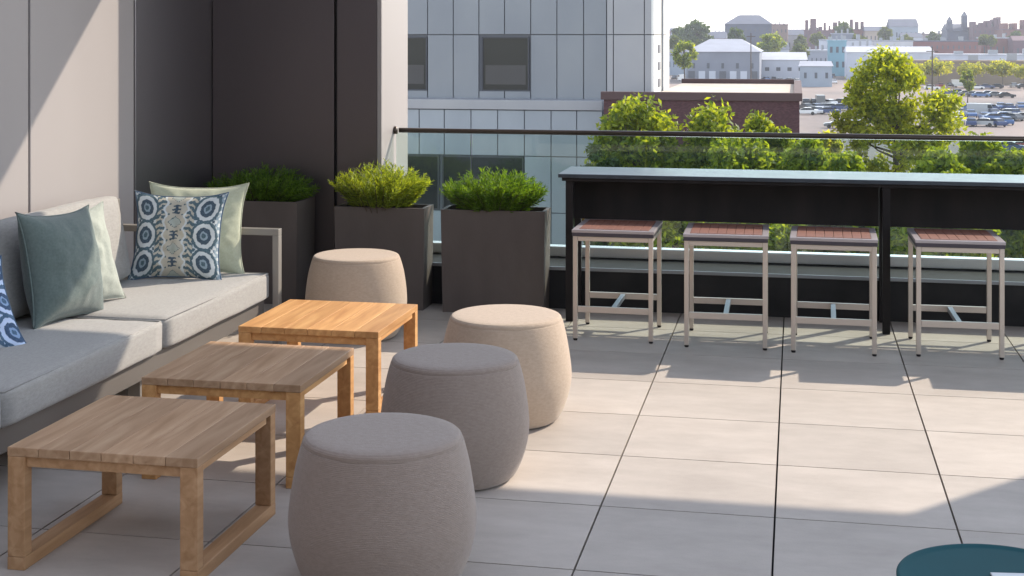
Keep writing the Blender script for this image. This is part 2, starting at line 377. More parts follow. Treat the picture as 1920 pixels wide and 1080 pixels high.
# ---------------------------------------------------------------- bar stools
def stool():
    r = empty('bar_stool'); w = .44; d = .46; t = .024; H = .61
    for sx in (0, w-t):
        for sy in (0, d-t):
            m = MB(); m.box(sx, sx+t, sy, sy+t, .012, H-.036, .002); lg = m.build('leg', M['champ'], r)
            m = MB(); m.smooth = True; m.lathe([(.010, 0), (.0115, .003), (.0115, .011)], 12, (sx+t/2, sy+t/2, 0)); m.build('foot', M['black'], lg)
    m = MB()                                       # rail under the seat
    m.box(t+.001, w-t-.001, .003, .017, H-.062, H-.037, .002); m.box(t+.001, w-t-.001, d-.017, d-.003, H-.062, H-.037, .002)
    m.box(.003, .017, t+.001, d-t-.001, H-.062, H-.037, .002); m.box(w-.017, w-.003, t+.001, d-t-.001, H-.062, H-.037, .002)
    m.build('top_rail', M['champ'], r)
    m = MB(); z = .155; h = .034
    m.box(t+.001, w-t-.001, .003, .019, z, z+h, .002); m.build('footrest', M['champ'], r)
    m = MB(); m.box(t+.001, w-t-.001, d-.019, d-.003, z, z+h, .002); m.build('footrest', M['champ'], r)
    m = MB(); m.box(w/2-.013, w/2+.013, .0195, d-.0195, z+.004, z+h-.004, .002); m.build('stretcher', M['steel'], r)
    a = .028
    for nm, z0, z1, mm, o in (('seat_frame', H-.036, H-.0165, 'seatrim', .004), ('seat_rim', H-.016, H, 'rimtop', .006)):
        f = MB()
        f.box(-o, w+o, -o, a, z0, z1, .002); f.box(-o, w+o, d-a, d+o, z0, z1, .002)
        f.box(-o, a-.001, a+.0005, d-a-.0005, z0+.0005, z1-.0005, .002); f.box(w-a+.001, w+o, a+.0005, d-a-.0005, z0+.0005, z1-.0005, .002)
        f.build(nm, M[mm], r)
    f = MB(); n = 8; ww = w-2*a
    for k in range(n): f.box(a+ww*k/n+.001, a+ww*(k+1)/n-.001, a+.001, d-a-.001, H-.02, H+.002, .002)
    f.build('seat', M['seat'], r)
    return r
st0 = stool()
SL = ['metal bar stool nearest the left end of the black bar', 'second metal bar stool from the left end of the bar',
      'metal bar stool just left of the middle leg of the bar', 'metal bar stool right of the middle leg of the bar',
      'metal bar stool beyond the right edge of the picture, seen by its shadow']
for i, (sx, sy, rz) in enumerate([(-1.207, 7.63, -.008), (-.594, 7.58, .012), (-.030, 7.565, -.018), (.612, 7.60, .016), (1.235, 7.60, 0)]):
    o = st0 if i == 0 else copy_tree(st0)
    o.location = (sx, sy, 0); o.rotation_euler.z = rz
    tag(o, SL[i], 'bar stool', 'bar stools along the counter')

# ---------------------------------------------------------------- coffee tables
def table(y0, x0, w, d, wood, top, label, rz=0, H=.385):
    r = empty('coffee_table', (x0, y0, 0), rz); t = .058
    m = MB(); n = 6
    for k in range(n): m.box(w*k/n+.0008, w*(k+1)/n-.0008, 0, d, H-.028, H, .0025)
    m.build('tabletop', top, r)
    m = MB()
    m.box(t+.001, w-t-.001, .012, .034, H-.062, H-.0285, .002); m.box(t+.001, w-t-.001, d-.034, d-.012, H-.062, H-.0285, .002)
    m.box(.012, .034, t+.001, d-t-.001, H-.055, H-.0285, .002); m.box(w-.034, w-.012, t+.001, d-t-.001, H-.055, H-.0285, .002)
    m.build('apron', wood, r)
    for sx in (.001, w-t-.001):
        for sy in (.001, d-.046):
            m = MB(); m.box(sx, sx+t, sy, sy+.045, .0415, H-.0285, .003); m.build('leg', wood, r)
        m = MB(); m.box(sx-.0005, sx+t+.0005, .0005, d-.0005, 0, .041, .003); m.build('runner', wood, r)
    tag(r, label, 'coffee table', 'square teak coffee tables'); return r
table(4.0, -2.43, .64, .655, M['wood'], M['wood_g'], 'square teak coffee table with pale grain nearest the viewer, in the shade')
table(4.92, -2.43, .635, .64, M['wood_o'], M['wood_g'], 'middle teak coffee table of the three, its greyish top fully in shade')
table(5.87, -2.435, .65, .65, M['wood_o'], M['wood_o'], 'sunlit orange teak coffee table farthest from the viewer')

# ---------------------------------------------------------------- ottomans
def ottoman(x, y, mt, label, s=1.0, h=.46, rz=0):
    r = empty('ottoman', (x, y, 0), rz)
    P = [(.212, .004), (.228, .010), (.247, .035), (.266, .08), (.280, .13), (.287, .175), (.288, .21), (.284, .26), (.277, .31), (.268, .36), (.258, .40), (.251, .424), (.2475, .434)]
    # smooth the profile
    def cr(p0, p1, p2, p3, t):
        return tuple(.5*((2*b)+(-a+c)*t+(2*a-5*b+4*c-d)*t*t+(-a+3*b-3*c+d)*t**3) for a, b, c, d in zip(p0, p1, p2, p3))
    Q = []
    for i in range(len(P)-1):
        a = P[max(i-1, 0)]; d = P[min(i+2, len(P)-1)]
        for t in (0, .33, .66): Q.append(cr(a, P[i], P[i+1], d, t))
    Q.append(P[-1]); Q = [(q[0]*s, q[1]*h/.46) for q in Q]
    m = MB(); m.smooth = True; m.lathe(Q, 72)
    random.seed(int(x*100)+int(y*77))
    ox = random.random()*50
    m.v = [tuple(Vector(v)*(1+.006*noise.noise(Vector(v)*7+Vector((ox, 0, 0))))) for v in m.v]
    m.build('body', mt, r)
    k = h/.46
    T = [(.2475*s, .432*k), (.2440*s, .4365*k), (.2450*s, .4405*k), (.2425*s, .447*k), (.2365*s, .4525*k), (.228*s, .4558*k), (.215*s, .4572*k), (.19*s, .4585*k), (.12*s, .460*k), (.05*s, .4605*k), (.005*s, .4605*k)]
    m = MB(); m.smooth = True; m.lathe(T, 72); m.build('seat_top', mt, r)
    m = MB(); m.lathe([(.18*s, 0), (.185*s, .006)], 32); m.build('base', M['black'], r)
    tag(r, label, 'ottoman', 'round fabric ottomans'); return r
ottoman(-1.248, 4.15, M['otto_shade'], 'round shade-toned grey knitted ottoman nearest the viewer, beside the front coffee table')
ottoman(-1.278, 5.20, M['otto_shade'], 'shade-toned grey knitted ottoman between the nearest and the sunlit ottoman, its top in shade', .985)
ottoman(-1.25, 6.02, M['otto_sun'], 'sun-toned sand ottoman in full sun, touching the shaded one in front of it')
ottoman(-2.41, 7.50, M['otto_sun'], 'sun-toned tan ottoman at the back in front of the planters, behind the sunlit table', .985)

# ---------------------------------------------------------------- cushions helper
def rounded_slab(name, x0, x1, y0, y1, z0, z1, mt, parent, r=.022, puff=.008, seed=0):
    bm = bmesh.new(); bmesh.ops.create_cube(bm, size=1)
    for v in bm.verts: v.co = Vector(((x0+x1)/2+v.co.x*(x1-x0), (y0+y1)/2+v.co.y*(y1-y0), (z0+z1)/2+v.co.z*(z1-z0)))
    bmesh.ops.subdivide_edges(bm, edges=bm.edges[:], cuts=14, use_grid_fill=True)
    cx, cy, cz = (x0+x1)/2, (y0+y1)/2, (z0+z1)/2; hx_, hy_, hz_ = (x1-x0)/2, (y1-y0)/2, (z1-z0)/2
    for v in bm.verts:
        q = v.co-Vector((cx, cy, cz)); n = Vector((max(-hx_+r, min(hx_-r, q.x)), max(-hy_+r, min(hy_-r, q.y)), max(-hz_+r, min(hz_-r, q.z))))
        d = q-n
        if d.length > 1e-6: q = n+d.normalized()*r
        u = (1-(q.x/hx_)**2 if hx_ > .05 else 1); w = (1-(q.y/hy_)**2); t = (1-(q.z/hz_)**2)
        u, w, t = max(u, 0), max(w, 0), max(t, 0)
        big = sorted([('x', hx_), ('y', hy_), ('z', hz_)], key=lambda a: a[1])[0][0]
        if big == 'z': q.z += math.copysign(1, q.z)*puff*(u*w)**.5*(abs(q.z)/hz_)
        else: q.x += math.copysign(1, q.x)*puff*2.2*(t*w)**.5*(abs(q.x)/hx_)
        q += Vector((.6, .6, 1))*(.0035*noise.noise((q+Vector((seed*3, 0, 0)))*6)+.003*noise.noise(Vector((q.x*22, q.y*5, seed*2+q.z*4))))
        v.co = q+Vector((cx, cy, cz))
    me = bpy.data.meshes.new(name); bm.to_mesh(me); bm.free()
    me.materials.append(mt); me.polygons.foreach_set('use_smooth', [True]*len(me.polygons))
    o = bpy.data.objects.new(name, me); COL.objects.link(o); o.parent = parent
    return o

# ---------------------------------------------------------------- sofa
r = empty('outdoor_sofa', (-3.2, 5, 0))
ox, oy = -3.2, 5.0
def sx(v): return v-ox
def sy(v): return v-oy
XF = -2.815; XB = -3.66; YE = 7.17; YN = 3.2
m = MB(); m.box(sx(XB), sx(XF)+.004, sy(YN), sy(YE)-.032, .165, .262, .004); m.build('seat_frame', M['sofabase'], r)
m = MB(); m.box(sx(XB)-.03, sx(XB)+.01, sy(YN), sy(YE)-.032, .2625, .78, .004); m.build('back_frame', M['sofaframe'], r)
def arm(ya, yb):
    m = MB(); t = .035; xa, xb = sx(XB)-.03, sx(XF)+.084
    m.box(xa, xb, ya, yb, .60, .635, .003)                     # top bar
    m.box(xb-t, xb, ya+.0005, yb-.0005, 0, .5995, .003)        # front post
    m.box(xa, xa+t, ya+.0005, yb-.0005, 0, .5995, .003)
    m.build('arm', M['sofaframe'], r)
arm(sy(YE)-.03, sy(YE)+.02); arm(sy(YN)-.052, sy(YN)-.002)
for yy in (4.3, 5.8):
    for xx in (XF-.07, XB+.05):
        m = MB(); m.box(sx(xx)-.03, sx(xx)+.03, sy(yy)-.03, sy(yy)+.03, 0, .1645, .003); m.build('leg', M['sofaframe'], r)
for k, (a, b) in enumerate([(3.2, 4.54), (4.55, 5.838), (5.862, 7.135)]):
    c = rounded_slab('seat_cushion', sx(XB)+.02, sx(XF)+.04, sy(a), sy(b), .264, .402, M['sofa'], r, .02, .008, k)
    m = MB(); m.smooth = True
    m.tube([(sx(XB)+.05, sy(a)+.012, .399), (sx(XF)+.031, sy(a)+.012, .3985), (sx(XF)+.031, sy(b)-.012, .3985), (sx(XB)+.05, sy(b)-.012, .399)], .0035, 6)
    m.build('piping', M['sofa'], c)
for k, (a, b) in enumerate([(3.22, 4.52), (4.56, 5.50), (5.56, 6.77)]):
    c = rounded_slab('back_cushion', -.09, .09, sy(a), sy(b), .005, .445, M['sofa'], r, .035, .012, k+5)
    c.location = (-.27, 0, .40); c.rotation_euler = (0, math.radians(-11), 0)
tag(r, 'long low outdoor sofa with light grey cushions and a taupe metal frame', 'sofa')

# ---------------------------------------------------------------- pillows
def pillow(name, mt, w, h, t, loc, face, tilt, label, roll=0, paint=None, n=60, sag=.0, wr=1., group='throw pillows on the sofa', seed=0):
    """face = compass direction of the front normal in degrees (0 = +X, -90 = -Y), tilt = lean back"""
    vs = []; cols = []
    for side in (1, -1):
        for j in range(n+1):
            for i in range(n+1):
                u = 2*i/n-1; v = 2*j/n-1
                bow = .87+.13*abs(v)**2.8; bow2 = .87+.13*abs(u)**2.8
                x = u*w/2*bow; z = v*h/2*bow2
                p = (max(0, 1-abs(u)**2.6)*max(0, 1-abs(v)**2.6))**.62
                y = side*t/2*p
                y += wr*.010*noise.noise(Vector((u*2.1+seed*5, v*2.1, side)))*p*2
                y += wr*.0045*noise.noise(Vector((u*5+seed*5, v*5, side)))*p*2
                z -= sag*(1-v)*.0
                vs.append((x, y, z)); cols.append((u, v))
    f = []; N = (n+1)**2
    for s in range(2):
        for j in range(n):
            for i in range(n):
                a = s*N+j*(n+1)+i; q = (a, a+1, a+n+2, a+n+1)
                f.append(q if s == 1 else q[::-1])
    me = bpy.data.meshes.new(name); me.from_pydata(vs, [], f); me.materials.append(mt)
    me.polygons.foreach_set('use_smooth', [True]*len(f))
    if paint:
        ca = me.color_attributes.new('print', 'FLOAT_COLOR', 'POINT')
        flat = []
        for (u, v) in cols: flat += [*paint(u, v), 1]
        ca.data.foreach_set('color', flat)
    bm = bmesh.new(); bm.from_mesh(me); bmesh.ops.remove_doubles(bm, verts=bm.verts[:], dist=.0004); bm.to_mesh(me); bm.free()
    o = bpy.data.objects.new(name, me); COL.objects.link(o)
    # local front is -Y; turn it to the wanted direction
    R = Matrix.Rotation(math.radians(face+90), 4, 'Z') @ Matrix.Rotation(math.radians(-tilt), 4, 'X') @ Matrix.Rotation(math.radians(roll), 4, 'Y')
    o.matrix_world = Matrix.Translation(Vector(loc)) @ R
    ed = MB(); ed.smooth = True; pts = []
    for k in range(4*20+1):
        s = (k % 80)/20; q = int(s) % 4; tt = (s-int(s))*2-1
        u, v = [(tt, -1), (1, tt), (-tt, 1), (-1, -tt)][q]
        pts.append((u*w/2*(.87+.13*abs(v)**2.8), 0, v*h/2*(.87+.13*abs(u)**2.8)))
    ed.tube(pts, .0042, 6)
    seam = ed.build('seam', M['seamfab'] if paint else mt, o)
    tag(o, label, 'pillow', group); return o
M['seamfab'] = fabric('navy_seam', (.05, .09, .16), (.08, .13, .2), 90)
NAVY = (.02, .05, .085); TEALC = (.04, .09, .12); WHT = (.56, .60, .61); BEI = (.46, .43, .35); SKYB = (.24, .32, .38)
def lerp(a, b, t): return tuple(x+(y-x)*t for x, y in zip(a, b))
def ikat(u, v):
    jx = .018*noise.noise(Vector((u*14, v*14, 3))); jy = .03*noise.noise(Vector((u*16, v*16, 9)))
    U = abs(u+jx+.02); V = v+jy
    per = .66; k = round((V+.0)/per); dv = V-k*per
    c = WHT
    # side field of medallions
    d = math.hypot((U-.70)/.240, dv/.295)
    if .30 < U:
        if d < 1.22: c = TEALC
        if d < 1.0: c = WHT
        if d < .68: c = NAVY
        if d < .36: c = SKYB
        if d < .2: c = TEALC
        if d >= 1.22:
            e = math.sin(U*55)*math.sin(V*42)
            c = WHT if e > -.05 else (NAVY if U > .55 else TEALC)
            if U > .93: c = WHT if e > .2 else SKYB
    if .30 < U < .46 and d >= 1.22:
        c = BEI if math.sin(V*38+U*30) > .1 else TEALC
    if U <= .34:
        # scalloped inner border, then the central chain of lozenges
        b = .27+.035*math.cos(V*2*PI/(per/2))
        if U > b: c = TEALC if math.sin(V*46) > -.2 else BEI
        else:
            c = WHT if U > b-.05 else BEI
            dd = (V % per)/per
            l = abs(dd-.5)
            loz = U/.17+l/.24
            if loz < 1: c = (.36, .40, .36)
            if .86 < loz < 1.05: c = BEI if math.sin((U+V)*90) > 0 else TEALC
            q = min(dd, 1-dd)
            if q < .17 and U < .035+.06*(q > .11): c = NAVY
            if q < .035 and U < .11: c = NAVY
            if math.hypot(U-.16, (q-.2)*.6) < .022: c = TEALC
    f = .5+.5*noise.noise(Vector((u*40, v*40, 1)))
    return lerp(c, lerp(c, WHT, .35), f*.5)
def ikat_blue(u, v):
    c = ikat(u*.8, v)
    return (c[0]*.85, c[1]*.95, min(1, c[2]*1.25))
pillow('throw_pillow', M['pale'], .53, .50, .15, (-3.15, 7.03, .640), -72, 12, 'pale green pillow half hidden behind the patterned one, against the sofa arm', 1.5, seed=2)
pillow('throw_pillow', M['print'], .50, .475, .15, (-3.175, 6.85, .624), -80, 14, 'blue and white medallion print pillow at the far end of the sofa', 1, ikat, 230, seed=4)
pillow('throw_pillow', M['palesage'], .48, .48, .16, (-3.30, 6.04, .625), -16, 14, 'pale grey-green pillow mostly hidden behind the dark sage one', -4, seed=12)
pillow('throw_pillow', M['sage'], .53, .52, .24, (-3.245, 5.79, .640), -6, 12, 'plain dark sage pillow leaning on the back cushion, mostly in shadow', 3, wr=.55, seed=7)
pillow('throw_pillow', M['print'], .44, .44, .14, (-3.33, 5.15, .545), -42, 34, 'blue and white print pillow cut off by the left edge of the picture', -6, ikat_blue, 200, seed=9)

# ---------------------------------------------------------------- planters and shrubs
def planter(x0, x1, y0, y1, H, label, rz=0):
    r = empty('planter', ((x0+x1)/2, (y0+y1)/2, 0), rz); w = (x1-x0)/2; d = (y1-y0)/2; t = .02; k = .965
    vs = []; fs = []
    def ring(w_, d_, z): vs.extend([(-w_, -d_, z), (w_, -d_, z), (w_, d_, z), (-w_, d_, z)])
    ring(w*k, d*k, 0); ring(w, d, H); ring(w-t, d-t, H); ring(w-t-.004, d-t-.004, H-.06)
    for a in range(3):
        for i in range(4): fs.append((a*4+i, a*4+(i+1) % 4, a*4+4+(i+1) % 4, a*4+4+i))
    fs.append((3, 2, 1, 0))
    m = MB(); m.add(vs, fs); m.build('pot', M['planter'], r)
    m = MB(); m.box(-w+t+.003, w-t-.003, -d+t+.003, d-t-.003, H-.08, H-.035); m.build('soil', M['soil'], r)
    tag(r, label, 'planter', 'dark rectangular planters'); return r
def shrub(x, y, z, w, d, h, mt, label, n=260, seed=1):
    random.seed(seed); r = empty('shrub', (x, y, z))
    m = MB(); tw = MB()
    for i in range(n):
        a = random.random()*2*PI; q = math.sqrt(random.random())
        bx, by = q*math.cos(a)*w*.30, q*math.sin(a)*d*.36
        lean = q*(.9+.3*random.random())
        L = h*(1.0-.18*q*q)*(.70+.36*random.random())
        dr = Vector((math.cos(a)*lean*w*.62/h*.9+random.gauss(0, .12), math.sin(a)*lean*d*.7/h*.8+random.gauss(0, .12), 1)).normalized()
        tip = Vector((bx, by, 0))+dr*L
        bend = Vector((dr.x, dr.y, -.3))*L*.16*random.random()
        pts = [Vector((bx, by, 0)), Vector((bx, by, 0))+dr*L*.5, tip+bend]
        if i % 3 == 0: tw.tube(pts, [.003, .0022, .001], 4)
        N = 34
        for k in range(N):
            t = .22+.80*k/N
            p = pts[0].lerp(pts[1], t*2) if t < .5 else pts[1].lerp(pts[2], (t-.5)*2)
            ax = (pts[2]-pts[1]).normalized() if t > .5 else dr
            th = random.random()*2*PI
            s1 = ax.cross(Vector((0, 0, 1))) if abs(ax.z) < .99 else Vector((1, 0, 0))
            s1.normalize(); s2 = ax.cross(s1)
            o = (s1*math.cos(th)+s2*math.sin(th))
            ln = (.030+.018*random.random())*(1.1-.5*t)
            dd = (ax*.85+o*.8).normalized()*ln
            wd = dd.cross(Vector((random.gauss(0, 1), random.gauss(0, 1), random.gauss(0, 1)))).normalized()*.0028
            m.add([p-wd, p+wd, p+dd+wd*.4, p+dd-wd*.4], [(0, 1, 2, 3)])
    m.build('foliage', mt, r); tw.build('stems', M['twig'], r)
    tag(r, label, 'shrub', 'shrubs in the dark planters'); return r
planter(-2.80, -2.225, 8.27, 8.495, .622, 'brown planter in the middle of the three, before the end of the wall')
planter(-2.12, -1.48, 8.26, 8.495, .622, 'brown planter standing free before the glass railing, next to the bar', .02)
planter(-3.60, -3.045, 8.28, 8.62, .64, 'dark planter in deep shade in the corner behind the sofa arm')
shrub(-2.53, 8.385, .585, .47, .33, .30, M['bush_y'], 'bright yellow-green needle shrub in the middle planter', 420, 3)
shrub(-1.82, 8.385, .585, .54, .33, .275, M['bush'], 'fresh green bushy shrub in the planter next to the bar', 460, 5)
shrub(-3.34, 8.45, .605, .66, .32, .25, M['bush'], 'dark green shrub in the shaded corner planter', 280, 8)

# ---------------------------------------------------------------- teal side table with a paper
r = empty('side_table', (.453, 3.308, 0))
m = MB(); m.smooth = True
m.lathe([(.05, .428), (.20, .430), (.226, .436), (.2305, .443), (.2305, .449), (.228, .4525), (.222, .4535), (.212, .4505), (.20, .450), (.005, .450)], 96); m.build('tabletop', M['teal'], r)
m = MB(); m.smooth = True; m.lathe([(.022, .0), (.022, .4275)], 32); m.build('stem', M['teal'], r)
m = MB(); m.smooth = True; m.lathe([(.17, 0), (.172, .006), (.165, .012), (.03, .018)], 64); m.build('base', M['teal'], r)
tag(r, 'small round teal side table cut off by the bottom right corner', 'side table')
m = MB(); m.box(-.07, .07, -.10, .10, 0, .003, .001); m.box(-.069, .069, -.1, .097, .0032, .0055, .001, .02)
o = m.build('folded_paper', M['paper']); o.location = (.512, 3.255, .4505); o.rotation_euler.z = .11
tag(o, 'folded white sheet of paper lying on the teal side table', 'paper')

exec_far = True
# ================================================================ BEYOND THE TERRACE
GZ = -14.0
def ground_mat():
    m = mat('far_ground', (.3, .26, .24), .95)
    g = nd(m, 'ShaderNodeNewGeometry'); mp = nd(m, 'ShaderNodeMapping'); mp.inputs['Scale'].default_value = (.02, .008, 1)
    lk(m, g.outputs['Position'], mp.inputs[0])
    n = nd(m, 'ShaderNodeTexNoise'); n.inputs['Scale'].default_value = 1; n.inputs['Detail'].default_value = 7; n.inputs['Roughness'].default_value = .6
    lk(m, mp.outputs[0], n.inputs['Vector'])
    r = nd(m, 'ShaderNodeValToRGB'); e = r.color_ramp.elements
    e[0].position = .36; e[0].color = (.11, .10, .10, 1); e[1].position = .66; e[1].color = (.29, .225, .195, 1)
    q = e.new(.5); q.color = (.21, .17, .153, 1)
    lk(m, n.outputs['Fac'], r.inputs[0]); lk(m, r.outputs[0], bs(m).inputs['Base Color'])
    return m
M['ground'] = ground_mat()
M['road'] = noisy(mat('asphalt', (.07, .07, .075), .9), (.055, .055, .06), (.09, .088, .09), .2)
M['mark'] = mat('road_paint', (.6, .6, .58), .8)
m = MB(); m.add([(-3500, -60, GZ), (3500, -60, GZ), (3500, 4800, GZ), (-3500, 4800, GZ)], [(0, 1, 2, 3)]); tag(m.build('ground', M['ground']), kind='structure')
m = MB(); m.add([(-400, 84, GZ+.004), (400, 84, GZ+.004), (400, 98, GZ+.004), (-400, 98, GZ+.004)], [(0, 1, 2, 3)])
tag(m.build('road', M['road']), kind='structure')
m = MB()
for k in range(-40, 40): m.add([(k*9, 90.9, GZ+.008), (k*9+4, 90.9, GZ+.008), (k*9+4, 91.1, GZ+.008), (k*9, 91.1, GZ+.008)], [(0, 1, 2, 3)])
tag(m.build('road_markings', M['mark']), kind='structure')
# the hotel block that carries the terrace
m = MB(); m.box(-8, 10, -20, 9.24, GZ, -.302)
tag(m.build('hotel_block', M['curb']), 'dark lower storeys of the hotel that carry the terrace', 'building')

# ---------------------------------------------------------------- panelled building opposite
YB = 65.0
r = empty('panelled_building', (0, YB, GZ))
def zz(py, px=950, Y=YB): return hit(px, py, Y)[1]-GZ
pl = MB(); pl.smooth = False
xa = hx(700, YB); xR = hx(1222, YB); xM = hx(1138, YB)
zt = zz(65); zl = zz(187); cols = [hx(q, YB) for q in (706, 755, 803, 851, 899, 947, 996, 1045, 1095, 1138)]
rows = [zl, zt, zt+(zt-zl)*1.0, zt+(zt-zl)*2, zt+(zt-zl)*3.0]
def winspan(i, j): return (i in (4, 5) and False)
W1 = (hx(903, YB), hx(994, YB)); W2 = (hx(742, YB), hx(803, YB)); wz0 = zz(171); wz1 = zz(68)
g = .02
for j in range(len(rows)-1):
    for i in range(len(cols)-1):
        a, b, c, d = cols[i]+g, cols[i+1]-g, rows[j]+g, rows[j+1]-g
        isw = (i in (1, 4, 5)) and j in (0, 2)
        if isw: pl.box(a, b, -.12, -.02, c, rows[j]+(wz0-zl), .01)
        else: pl.box(a, b, -.12, -.02, c, d, .01)
pl.build('wall', M['fac'], r)
bk = MB(); bk.box(xa, xR-.01, -.019, 7.6, -.0+.0, rows[-1]); bk.build('backing', M['facjoint'], r)
pr = MB()
for j in range(len(rows)-1):
    for a, b in ((xM+.03, hx(1150, YB)), (hx(1150, YB)+.04, hx(1208, YB)), (hx(1208, YB)+.04, xR)): pr.box(a, b, -.16, -.02, rows[j]+g if j else 4, rows[j+1]-g, .01)
pr.build('corner_bay', M['fac_l'], r)
sd = MB()
for j in range(len(rows)-1): sd.box(xR-.008, xR+.12, -.155, 7.7, rows[j]+g if j else 4, rows[j+1]-g, .01)
sd.build('side_wall', M['fac_w'], r)
for k in range(3):                      # small openings and a pipe on the white side wall
    m = MB(); m.box(xR+.121, xR+.16, 1.6, 2.6, zz(100+k*32), zz(84+k*32), .01); m.build('vent', M['facjoint'], r)
m = MB(); m.tube([(xR+.2, 3.2, 4), (xR+.2, 3.2, rows[-1])], .06, 8); m.build('drainpipe', M['steel'], r)
def bwin(a, b, z0, z1, y, mull=(), blind=.45):
    f = MB(); t = .07
    f.box(a, b, y-.10, y-.0, z0, z0+t); f.box(a, b, y-.10, y, z1-t, z1); f.box(a, a+t, y-.0995, y, z0+t, z1-t); f.box(b-t, b, y-.0995, y, z0+t, z1-t)
    for q in mull: f.box(q-t/2, q+t/2, y-.0995, y, z0+t, z1-t)
    w = f.build('window', M['winframe'], r)
    p = MB(); p.box(a+t, b-t, y-.045, y-.04, z0+t, z1-t); p.build('pane', M['wglass'], w)
    if blind:
        p = MB(); p.box(a+t+.1, b-t-.1, y-.052, y-.047, z0+t+.25, z0+t+(z1-z0)*blind); p.build('blind', M['blind'], w)
for j in (0, 2):
    dz = rows[j]-rows[0]
    bwin(W1[0]+.03, W1[1]-.03, wz0+dz, wz1+dz-.02, -.02); bwin(W2[0]+.3, W2[1]-.03, wz0+dz, wz1+dz-.02, -.02)
# lower volume, standing forward
YL = -1.5
def hl(q): return hx(q, YB+YL)
lowz = [zz(y_, 950, YB+YL) for y_ in (187, 206, 292, 397, 480, 560)]+[0]
lc = [hl(q) for q in (684, 734, 787, 834, 884, 934, 984, 1034, 1082, 1130)]
lw = MB(); cp = MB()
cp.box(lc[0], lc[-1], YL-.2, -.13, lowz[1]+.02, lowz[0], .02)
cp.build('coping', M['fac_l'], r)
for j in range(1, len(lowz)-1):
    for i in range(len(lc)-1):
        if j == 2 and i in (1, 2, 3, 4, 5): continue
        lw.box(lc[i]+g, lc[i+1]-g, YL-.1, YL, lowz[j+1]+g, lowz[j]-g, .01)
lw.build('lower_wall', M['fac2'], r)
bk = MB(); bk.box(lc[0], lc[-1]-.01, YL+.001, -.02, 0, lowz[1]); bk.build('lower_backing', M['facjoint'], r)
bwin(lc[1]+.05, hl(824), lowz[3], lowz[2]-.03, YL, (), 0)
bwin(hl(830), lc[6]-.04, lowz[3], lowz[2]-.03, YL, (lc[4],), 0)
tag(r, 'blue-grey panelled office building across the street with dark square windows', 'building')

# ---------------------------------------------------------------- brick building with a flat tan roof
YK = 61.0; zk = hit(1300, 173, YK)[1]-GZ
xk0 = hx(1132, YK); xk1 = hx(1499, YK)
r = empty('brick_building', (0, YK, GZ))
m = MB(); m.box(xk0, xR+.25, 0, 2.2, 0, zk-.35); m.box(xR+.251, xk1, 0, 17.8, 0, zk-.35); m.build('wall', M['brick'], r)
m = MB(); m.box(xk0-.12, xk1+.12, -.12, .25, zk-.349, zk, .02); m.box(xk1-.25, xk1+.12, .251, 17.7, zk-.349, zk-.001, .02); m.box(xR+.3, xk1-.26, 17.4, 17.7, zk-.349, zk+.05, .02)
m.build('parapet', mat('brown_coping', (.085, .05, .05), .8), r)
m = MB(); m.box(xR+.3, xk1-.26, .26, 17.39, zk-.348, zk-.20); m.build('roof', M['roofgravel'], r)
tag(r, 'low maroon brick building with a flat tan roof behind the street trees', 'building')

